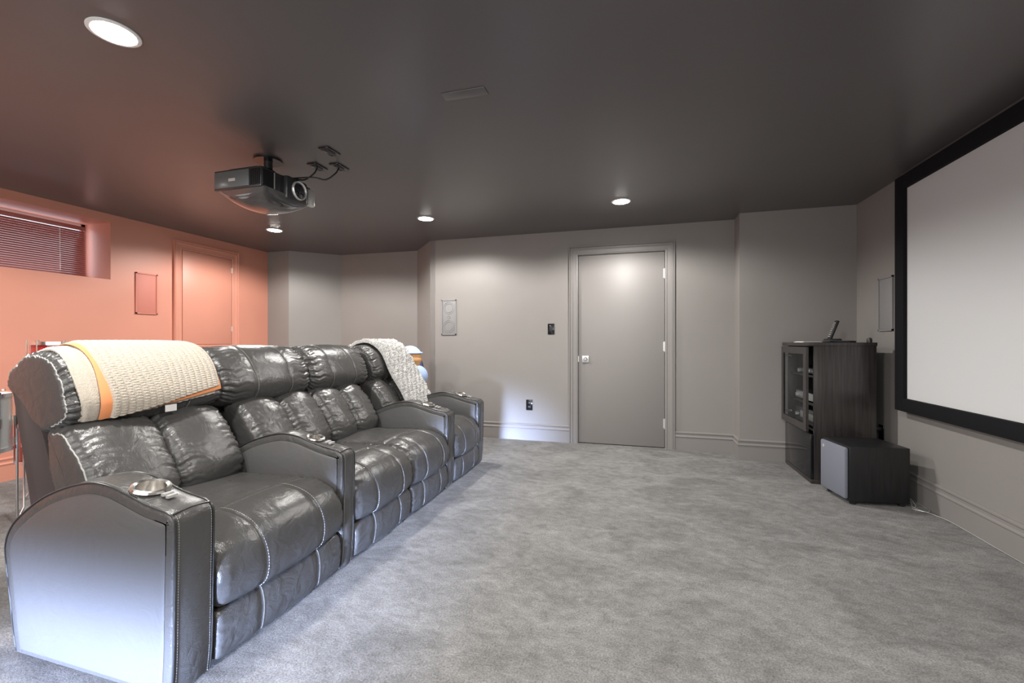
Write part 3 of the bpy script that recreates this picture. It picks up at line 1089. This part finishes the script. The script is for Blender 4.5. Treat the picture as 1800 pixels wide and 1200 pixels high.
def offs(poly, o):
    P = np.asarray(poly, float)
    T = np.gradient(P, axis=0)
    T /= np.linalg.norm(T, axis=1)[:, None]
    N_ = np.stack([T[:, 1], -T[:, 0]], 1)
    if np.sum((P - ctr) * N_) < 0:
        N_ = -N_
    return P + N_ * o


# headrest outline: index of each control point is 8*k ; take from rear tip (8*9) backwards to front bottom (8*1)
front = HEADC[8 * 1:8 * 10 + 1][::-1]
SG = (0.010, 0.008)
b1 = thing('knitted_blanket', 'cream cable knit blanket with orange lining folded over the nearest recliner headrest', 'blanket', (-2.2, 1.42, 1.05))
drape('under_layer', offs(front, 0.014), 1.150, 1.70, 0.008, M['cream'], 0.985, 0.90, b1, 70, 120, ribs=0.0275, seed=5, sag=SG, ref=(1.15, 1.71))
drape('lining', offs(front, 0.0265), 1.208, 1.716, 0.004, M['orange'], 0.965, 0.872, b1, 50, 90, seed=6, label='orange lining', sag=SG, ref=(1.15, 1.71))
drape('top_layer', offs(front, 0.0305), 1.232, 1.712, 0.011, M['cream'], 0.955, 0.850, b1, 150, 200, ribs=0.0275, seed=5, sag=SG, ref=(1.15, 1.71))
box('care_label', -2.030, -2.028, 1.445, 1.495, 0.765, 0.795, M['tag'], b1, label='white care label')

fp = list(HEADC[8 * 3:8 * 9 + 1][::-4]) + [(-2.038, 0.84), (-1.995, 0.765), (-1.945, 0.69), (-1.90, 0.61), (-1.865, 0.54), (-1.845, 0.495)]
fp = catmull(np.array(fp), 6, closed=False)
ctr = np.array([-2.2, 0.7])
b2 = drape('fluffy_throw', offs(fp, 0.026), 3.235, 3.675, 0.026, M['fluff'], 1.0, 0.98, None, 150, 260, rough=0.0055, seed=9, edge_wave=0.01)
b2['label'] = 'white fluffy throw draped over the back of the farthest recliner'
b2['category'] = 'blanket'

# ------------------------------------------------------------------ projector
pr = thing('projector', 'black ceiling mounted projector with large lens facing the screen', 'projector', (-2.28, 2.24, H))
cyl('mount_plate', (-2.31, 2.29, H - 0.012), (-2.31, 2.29, H), 0.085, M['gloss_black'], pr, 32)
bm = bmesh.new()
add_cyl(bm, (-2.31, 2.29, H - 0.06), (-2.31, 2.29, H - 0.01), 0.026, n=16)
add_cyl(bm, (-2.31, 2.25, H - 0.075), (-2.31, 2.33, H - 0.075), 0.022, n=16)
add_box(bm, -2.37, -2.25, 2.25, 2.33, H - 0.125, H - 0.09, 0.004)
for a_ in (-1, 1):
    for b_ in (-1, 1):
        add_tube(bm, [(-2.31 + a_ * 0.03, 2.29 + b_ * 0.02, H - 0.108), (-2.31 + a_ * 0.12, 2.29 + b_ * 0.12, H - 0.155)], 0.008, 6)
bm_obj('mount_bracket', bm, M['black'], pr, True)
px0, px1, py0, py1, pz0, pz1 = -2.455, -2.10, 2.03, 2.43, 1.985, 2.105
bm = bmesh.new()
add_box(bm, px0, px1, py0, py1, pz0, pz1, 0.008)
bd = bm_obj('body', bm, M['projdark'], pr, True)
box('side_cover', px0 + 0.01, px1 - 0.085, py0 - 0.006, py0 + 0.004, pz0 + 0.01, pz1 - 0.012, M['projside'], bd, 0.003, 'satin grey side cover')
bm = bmesh.new()
for k in range(13):
    add_box(bm, px1 - 0.078 + k * 0.0058, px1 - 0.0755 + k * 0.0058, py0 - 0.005, py0 + 0.002, pz0 + 0.012, pz1 - 0.014)
for k in range(13):
    add_box(bm, px1 - 0.002, px1 + 0.005, py0 + 0.008 + k * 0.0062, py0 + 0.0108 + k * 0.0062, pz0 + 0.012, pz1 - 0.014)
bm_obj('vent_grille', bm, M['black'], bd)
box('vent_trim', px1 - 0.002, px1 + 0.006, py0 + 0.092, py0 + 0.096, pz0 + 0.01, pz1 - 0.012, M['silver'], bd)
# rounded lower shell (the top cover, hung upside down)
bm = bmesh.new()
NX, NY = 24, 28
g = []
for i in range(NX + 1):
    row = []
    for j in range(NY + 1):
        u, v = i / NX, j / NY
        a_, b_ = 2 * u - 1, 2 * v - 1
        dpt = 0.085 * (max(0, 1 - abs(a_) ** 3.0) ** 0.6) * (max(0, 1 - abs(b_) ** 2.4) ** 0.7)
        row.append(bm.verts.new((px0 + 0.012 + (px1 - px0 + 0.01) * u, py0 + 0.008 + (py1 - py0 - 0.016) * v, pz0 + 0.002 - dpt)))
    g.append(row)
for i in range(NX):
    for j in range(NY):
        bm.faces.new((g[i][j], g[i][j + 1], g[i + 1][j + 1], g[i + 1][j]))
bm_obj('curved_cover', bm, M['projgloss'], pr, True, 'glossy curved cover')
# lens block
ly, lz_ = 2.285, 2.035
lb = box('lens_housing', px1 - 0.01, px1 + 0.035, ly - 0.095, ly + 0.085, lz_ - 0.075, lz_ + 0.075, M['projdark'], pr, 0.02)
lathe('lens_ring', [(0.036, 0.0), (0.058, 0.0), (0.058, 0.012), (0.055, 0.016), (0.050, 0.012), (0.046, 0.004)], (px1 + 0.034, ly, lz_), M['silver'], lb, 40, 'X', 'silver lens ring')
lathe('lens', [(0.0, 0.0), (0.047, 0.0), (0.044, 0.008), (0.03, 0.014), (0.0, 0.018)], (px1 + 0.036, ly, lz_), M['lens'], lb, 32, 'X')
box('front_trim', px1 - 0.004, px1 + 0.028, ly + 0.09, py1 + 0.012, pz0 - 0.012, pz1 - 0.02, M['silver'], pr, 0.012, 'silver front trim')
box('badge', px0 + 0.12, px0 + 0.17, py0 - 0.0075, py0 - 0.005, pz0 + 0.045, pz0 + 0.062, M['silver'], bd)
box('rear_foot', px0 + 0.08, px1 - 0.06, py0 + 0.03, py0 + 0.10, pz1 - 0.002, pz1 + 0.016, M['black'], bd, 0.004)

# ceiling plates and cables
def ceiling_plate(x, y, lab):
    r = thing('ceiling_plate', lab, 'cable plate', (x, y, H), 'ceiling cable plates')
    box('cover', x - 0.036, x + 0.036, y - 0.06, y + 0.06, H - 0.008, H, M['gloss_black'], r, 0.003)
    box('insert', x - 0.017, x + 0.017, y - 0.034, y + 0.034, H - 0.012, H - 0.006, M['black'], r, 0.002)
    return r


ceiling_plate(-1.83, 2.28, 'black ceiling plate without a cable, nearest the camera')
ceiling_plate(-2.07, 2.46, 'black ceiling plate with a cable, beside the projector lens')
ceiling_plate(-1.93, 2.50, 'black ceiling plate with a cable, right of the other wired plate')
for (x, y, lab) in ((-2.07, 2.46, 'looping black cable between projector and left ceiling plate'), (-1.93, 2.50, 'looping black cable between projector and right ceiling plate')):
    pts = catmull(np.array([(x, H - 0.012), (x + 0.0, H - 0.06), (x - 0.05, H - 0.11), (x - 0.13, H - 0.10), (-2.27, H - (0.085 if x < -2 else 0.10))]), 8, closed=False)
    t_ = np.linspace(0, 1, len(pts))
    o = tube('projector_cable', [(p[0], y + ((2.33 if x < -2 else 2.36) - y) * a_, p[1]) for p, a_ in zip(pts, t_)], 0.005, M['black'], None, 6)
    o['label'] = lab
    o['category'] = 'cable'

# ------------------------------------------------------------------ projection screen
SY0, SY1, SZ0, SZ1 = 0.75, 3.605, 0.69, 2.128
s_ = thing('projection_screen', 'large light grey fixed projection screen with black velvet frame', 'screen', (XR, (SY0 + SY1) / 2, SZ0 - 0.09))
box('screen_fabric', 1.772, 1.780, SY0 - 0.02, SY1 + 0.02, SZ0 - 0.02, SZ1 + 0.02, M['screen'], s_)
fx0, fx1 = 1.748, 1.80
box('frame_bar', fx0, fx1, SY1, SY1 + 0.105, SZ0 - 0.09, SZ1 + 0.095, M['velvet'], s_, 0.006)
box('frame_bar', fx0, fx1, SY0 - 0.09, SY0, SZ0 - 0.09, SZ1 + 0.095, M['velvet'], s_, 0.006)
box('frame_bar', fx0 - 0.001, fx1, SY0, SY1 + 0.002, SZ0 - 0.09, SZ0, M['velvet'], s_, 0.006)
box('frame_bar', fx0 - 0.001, fx1, SY0, SY1 + 0.002, SZ1, SZ1 + 0.095, M['velvet'], s_, 0.006)
for y in (1.2, 2.2, 3.2):
    box('wall_bracket', 1.79, XR, y, y + 0.1, SZ0 - 0.05, SZ0 - 0.02, M['black'], s_)
    box('wall_bracket', 1.79, XR, y, y + 0.1, SZ1 + 0.02, SZ1 + 0.05, M['black'], s_)
box('trim_1', XR - 0.03, XR, YB, 3.73, H - 0.022, H, M['ceiling'])['kind'] = 'structure'

# ------------------------------------------------------------------ media cabinet
CX0, CX1, CY0, CY1, CZ = 1.29, 1.69, 3.815, 4.405, 1.045
cb = thing('media_cabinet', 'tall dark wood media cabinet with glass upper door in the corner', 'cabinet', ((CX0 + CX1) / 2, (CY0 + CY1) / 2, 0))
box('side_panel', CX0, CX1, CY0, CY0 + 0.018, 0.03, CZ, M['wenge'], cb, 0.001)
box('side_panel', CX0, CX1, CY1 - 0.018, CY1, 0.03, CZ, M['wenge'], cb, 0.001)
box('back_panel', CX1 - 0.012, CX1 - 0.004, CY0 + 0.018, CY1 - 0.018, 0.03, CZ, M['wenge'], cb)
box('top', CX0 - 0.045, CX1 + 0.004, CY0 - 0.004, CY1 + 0.004, CZ, CZ + 0.028, M['wenge'], cb, 0.002)
box('plinth', CX0 - 0.02, CX1 + 0.004, CY0 - 0.004, CY1 + 0.004, 0.0, 0.03, M['wenge'], cb, 0.001)
for z in (0.385, 0.58, 0.80):
    box('shelf', CX0 + 0.02, CX1 - 0.012, CY0 + 0.018, CY1 - 0.018, z, z + 0.015, M['wenge'], cb)
box('lower_door', CX0 - 0.022, CX0 - 0.003, CY0 + 0.002, CY1 - 0.002, 0.035, 0.372, M['gloss_black'], cb, 0.002, 'glossy black lower door')
# glass door, standing a little ajar
dx0, dx1 = CX0 - 0.052, CX0 - 0.034
bm = bmesh.new()
zA, zB = 0.392, 1.038
add_box(bm, dx0, dx1, CY0 + 0.004, CY0 + 0.064, zA, zB)
add_box(bm, dx0, dx1, CY1 - 0.05, CY1 - 0.002, zA, zB)
add_box(bm, dx0, dx1, CY0 + 0.064, CY1 - 0.05, zA, zA + 0.055)
add_box(bm, dx0, dx1, CY0 + 0.064, CY1 - 0.05, zB - 0.055, zB)
gd = bm_obj('glass_door', bm, M['wenge'], cb, label='framed glass door')
box('pane', dx0 + 0.006, dx0 + 0.010, CY0 + 0.064, CY1 - 0.05, zA + 0.055, zB - 0.055, M['glass'], gd)
for z in (zB - 0.08, zA + 0.08):
    cyl('hinge', (dx1 - 0.001, CY1 - 0.03, z), (CX0 + 0.02, CY1 - 0.03, z), 0.008, M['silver'], cb, 10)
# equipment on the shelves
def component(name, lab, cat, z, h, w0, w1, m, face):
    r = thing(name, lab, cat, ((CX0 + CX1) / 2, (w0 + w1) / 2, z))
    box('case', CX0 + 0.05, CX1 - 0.05, w0, w1, z + 0.006, z + h, m, r, 0.003)
    for a_ in (CX0 + 0.08, CX1 - 0.08):
        for b_ in (w0 + 0.03, w1 - 0.03):
            cyl('foot', (a_, b_, z), (a_, b_, z + 0.007), 0.012, M['black'], r, 10)
    f_ = box('front_panel', CX0 + 0.042, CX0 + 0.051, w0 + 0.003, w1 - 0.003, z + 0.008, z + h - 0.002, face, r, 0.002)
    bm = bmesh.new()
    add_box(bm, CX0 + 0.040, CX0 + 0.0425, w0 + 0.03, w0 + 0.05, z + h * 0.4, z + h * 0.7)
    add_box(bm, CX0 + 0.040, CX0 + 0.0425, w0 + 0.08, w1 - 0.12, z + h * 0.35, z + h * 0.75)
    bm_obj('display', bm, M['silver'], f_)
    lathe('knob', [(0.0, -0.018), (0.016, -0.018), (0.018, -0.014), (0.018, 0.0), (0.0, 0.0)][::-1], (CX0 + 0.042, w1 - 0.06, z + h * 0.5), M['silver'], f_, 20, 'X')


component('amplifier', 'black amplifier on the lowest shelf behind the glass door', 'amplifier', 0.40, 0.13, CY0 + 0.06, CY1 - 0.06, M['black'], M['projside'])
component('disc_player', 'slim grey disc player on the middle shelf behind the glass door', 'disc player', 0.595, 0.07, CY0 + 0.07, CY1 - 0.07, M['black'], M['silver'])
component('set_top_box', 'small dark box on the upper shelf behind the glass door', 'media box', 0.815, 0.05, CY0 + 0.12, CY1 - 0.12, M['black'], M['projside'])
# on top of the cabinet
TZ = CZ + 0.028
bm = bmesh.new()
add_box(bm, 1.29, 1.45, 4.06, 4.26, TZ, TZ + 0.004)
add_box(bm, 1.30, 1.46, 4.05, 4.25, TZ + 0.004, TZ + 0.007)
pp = bm_obj('papers', bm, M['paper'])
pp['label'] = 'white papers lying on top of the cabinet'
pp['category'] = 'papers'
k_ = thing('flat_device', 'flat black device lying beside the papers on the cabinet', 'device', (1.50, 3.98, TZ))
box('case', 1.42, 1.60, 3.90, 4.04, TZ, TZ + 0.012, M['gloss_black'], k_, 0.004)
box('top_plate', 1.43, 1.59, 3.91, 4.03, TZ + 0.012, TZ + 0.0145, M['projside'], k_, 0.001)
hs = thing('cordless_phone', 'black cordless handset leaning upright in its cradle on the cabinet', 'phone', (1.535, 4.16, TZ))
box('cradle', 1.49, 1.585, 4.10, 4.21, TZ, TZ + 0.03, M['black'], hs, 0.008)
bm = bmesh.new()
add_box(bm, -0.011, 0.011, -0.024, 0.024, 0.0, 0.165, 0.006)
bmesh.ops.rotate(bm, verts=bm.verts, cent=(0, 0, 0), matrix=Matrix.Rotation(math.radians(20), 3, 'Y'))
bmesh.ops.translate(bm, verts=bm.verts, vec=(1.515, 4.155, TZ + 0.022))
h_ = bm_obj('handset', bm, M['black'], hs, True)
bm = bmesh.new()
for i in range(8):
    for j in range(3):
        add_box(bm, -0.0135, -0.011, -0.018 + j * 0.013, -0.009 + j * 0.013, 0.02 + i * 0.0165, 0.028 + i * 0.0165)
bmesh.ops.rotate(bm, verts=bm.verts, cent=(0, 0, 0), matrix=Matrix.Rotation(math.radians(20), 3, 'Y'))
bmesh.ops.translate(bm, verts=bm.verts, vec=(1.515, 4.155, TZ + 0.022))
bm_obj('key', bm, M['silver'], h_, label='pale keys')
o = lathe('black_cap', [(0.0, 0.0), (0.017, 0.0), (0.017, 0.02), (0.013, 0.032), (0.0, 0.036)], (1.665, 3.86, TZ), M['black'], None, 20)
o['label'] = 'small black domed cap at the rear corner of the cabinet top'
o['category'] = 'cap'

# ------------------------------------------------------------------ subwoofer
sb = thing('subwoofer', 'black box subwoofer with grey grille on the carpet beside the cabinet', 'subwoofer', (1.50, 3.56, 0), rotz=math.radians(8))
def lbox(name, x0, x1, y0, y1, z0, z1, m, parent, bev=0.0, label=None):
    bm = bmesh.new()
    add_box(bm, x0, x1, y0, y1, z0, z1, bev)
    return bm_obj(name, bm, m, parent, bev > 0, label, local=True)
lbox('case', -0.175, 0.185, -0.155, 0.155, 0.022, 0.385, M['sub'], sb, 0.006)
lbox('grille', -0.200, -0.174, -0.145, 0.145, 0.035, 0.375, M['grille'], sb, 0.012, 'blue grey cloth grille')
ft = None
for a_ in (-0.14, 0.15):
    for b_ in (-0.125, 0.125):
        if ft is None:
            bm = bmesh.new()
            add_cyl(bm, (0, 0, 0), (0, 0, 0.023), 0.018, 0.022, 16)
            ft = bm_obj('foot', bm, M['black'], sb, True, local=True)
            ft.location = (a_, b_, 0)
        else:
            c = ft.copy()
            COL.objects.link(c)
            c.location = (a_, b_, 0)
lathe('badge', [(0.0, -0.002), (0.012, -0.002), (0.012, 0.0), (0.0, 0.0)], (0, 0, 0), M['silver'], None, 16, 'X')
bd_ = bpy.data.objects['badge.001'] if 'badge.001' in bpy.data.objects else bpy.data.objects['badge']
bd_.parent = sb
bd_.location = (-0.200, 0.10, 0.335)
for i_, pts in enumerate(([(1.70, 3.62, 0.10), (1.73, 3.55, 0.06), (1.745, 3.46, 0.012), (1.70, 3.40, 0.006), (1.76, 3.36, 0.006), (1.79, 3.44, 0.006), (1.79, 3.7, 0.006), (1.78, 3.9, 0.006)],
                          [(1.70, 3.58, 0.07), (1.735, 3.49, 0.02), (1.72, 3.43, 0.006), (1.77, 3.31, 0.006), (1.795, 3.2, 0.006), (1.796, 2.9, 0.006), (1.796, 2.3, 0.006)])):
    P3 = np.array(pts)
    a2 = catmull(P3[:, :2], 8, closed=False)
    z2 = catmull(np.stack([P3[:, 2], P3[:, 2]], 1), 8, closed=False)[:, 0]
    o = tube('speaker_wire', [(a2[k, 0], a2[k, 1], max(0.005, z2[k])) for k in range(len(a2))], 0.0022, M['silver' if i_ == 0 else 'thread'], None, 6)
    o['label'] = ('thin silver wire looping on the carpet behind the subwoofer', 'thin pale wire running along the right baseboard')[i_]
    o['category'] = 'wire'


# ------------------------------------------------------------------ drums behind the recliners
def drum(label, x, y, z0, z1, r_, shell, stand='legs'):
    t = thing('drum', label, 'drum', (x, y, 0 if stand else z0), 'drum kit behind the recliners')
    cyl('shell', (x, y, z0 + 0.01), (x, y, z1 - 0.01), r_ - 0.008, shell, t, 40)
    for z, zz in ((z0, z0 + 0.022), (z1 - 0.022, z1)):
        lathe('hoop', [(r_ - 0.009, z), (r_ + 0.004, z), (r_ + 0.004, zz), (r_ - 0.004, zz), (r_ - 0.009, zz - 0.008)], (x, y, 0), M['chrome'], t, 40)
    cyl('drum_head', (x, y, z1 - 0.009), (x, y, z1 - 0.006), r_ - 0.008, M['drum_head'], t, 40)
    for k in range(8):
        a = 2 * PI * k / 8 + 0.3
        cx_, cy_ = x + (r_ + 0.006) * math.cos(a), y + (r_ + 0.006) * math.sin(a)
        bm = bmesh.new()
        zm = (z0 + z1) / 2
        add_cyl(bm, (cx_, cy_, zm + 0.02), (cx_, cy_, z1 + 0.004), 0.0045, n=8)
        add_cyl(bm, (cx_, cy_, z0 - 0.004), (cx_, cy_, zm - 0.02), 0.0045, n=8)
        add_cyl(bm, (cx_, cy_, z1 - 0.006), (cx_, cy_, z1 + 0.010), 0.008, n=8)
        add_cyl(bm, (cx_, cy_, zm - 0.028), (cx_, cy_, zm + 0.028), 0.011, n=10)
        bm_obj('lug', bm, M['chrome'], t, True)
    if stand == 'legs':
        for k in range(3):
            a = 2 * PI * k / 3 + 0.9
            cx_, cy_ = x + (r_ + 0.014) * math.cos(a), y + (r_ + 0.014) * math.sin(a)
            tube('leg', [(cx_, cy_, z0 + 0.12), (cx_, cy_, 0.06), (cx_ + 0.03 * math.cos(a), cy_ + 0.03 * math.sin(a), 0.006)], 0.006, M['chrome'], t, 8)
    elif stand == 'stand':
        tube('pole', [(x, y, z0 + 0.0), (x, y, 0.12)], 0.014, M['chrome'], t, 12)
        for k in range(3):
            a = 2 * PI * k / 3 + 0.4
            tube('leg', [(x, y, 0.30), (x + 0.20 * math.cos(a), y + 0.20 * math.sin(a), 0.008)], 0.008, M['chrome'], t, 8)
    return t


drum('red tom drum with chrome hoop on a stand, rim showing above the cream blanket', -4.0, 2.14, 0.80, 1.078, 0.175, M['drum_red'], 'stand')
drum('pale metallic drum with chrome lugs at the left edge of the picture', -3.60, 1.485, 0.455, 0.785, 0.190, M['drum_grey'], 'legs')
drum('dark red floor tom with chrome legs close behind the nearest recliner', -3.70, 1.90, 0.31, 0.60, 0.14, M['drum_red'], 'legs')

# stuffed toy on a stool behind the farthest recliner
st = thing('wooden_stool', 'small dark stool behind the farthest recliner', 'stool', (-2.32, 4.18, 0))
cyl('seat', (-2.32, 4.18, 0.575), (-2.32, 4.18, 0.60), 0.16, M['wenge'], st, 32)
for k in range(4):
    a = PI / 4 + k * PI / 2
    cyl('leg', (-2.32 + 0.10 * math.cos(a), 4.18 + 0.10 * math.sin(a), 0.575), (-2.32 + 0.15 * math.cos(a), 4.18 + 0.15 * math.sin(a), 0.0), 0.016, M['wenge'], st, 12)


def blob(name, c, r3, m, parent, ribs=0, label=None, zcut=None):
    bm = bmesh.new()
    bmesh.ops.create_uvsphere(bm, u_segments=40, v_segments=24, radius=1)
    for v in bm.verts:
        k = 1.0
        if ribs:
            k += 0.03 * math.sin(v.co.z * ribs)
        v.co = Vector((v.co.x * r3[0] * k + c[0], v.co.y * r3[1] * k + c[1], v.co.z * r3[2] + c[2]))
        if zcut is not None and v.co.z < zcut:
            v.co.z = zcut
    return bm_obj(name, bm, m, parent, True, label, auto=80)


ty = thing('stuffed_toy', 'stuffed toy with tan ribbed head and pale blue cap behind the farthest recliner', 'toy', (-2.32, 4.18, 0.60))
blob('body', (-2.26, 4.18, 0.715), (0.12, 0.12, 0.115), M['toy_blue'], ty, zcut=0.602)
blob('head', (-2.335, 4.18, 0.900), (0.125, 0.11, 0.125), M['toy_tan'], ty, 38, 'tan ribbed head')
bm = bmesh.new()
bmesh.ops.create_uvsphere(bm, u_segments=40, v_segments=24, radius=1)
for v in bm.verts:
    v.co = Vector((v.co.x * 0.133 - 2.335, v.co.y * 0.118 + 4.18, max(v.co.z, 0.42) * 0.133 + 0.902))
cp = bm_obj('cap', bm, M['toy_blue'], ty, True, 'pale blue cap', auto=50)
tube('cap_brim', [(-2.335 + 0.128 * math.cos(2 * PI * k / 40), 4.18 + 0.113 * math.sin(2 * PI * k / 40), 0.958) for k in range(40)], 0.009, M['toy_blue'], cp, 8, True)
nv = thing('navy_bolster', 'upright navy cushion leaning in the alcove corner behind the far arm rest', 'cushion', (-2.42, 4.47, 0.0))
blob('cover', (-2.40, 4.47, 0.46), (0.10, 0.07, 0.46), M['navy'], nv)
tube('edge_piping', [(-2.40 + 0.101 * math.cos(2 * PI * k / 60), 4.47, 0.46 + 0.461 * math.sin(2 * PI * k / 60)) for k in range(60)], 0.004, M['black'], nv, 6, True)
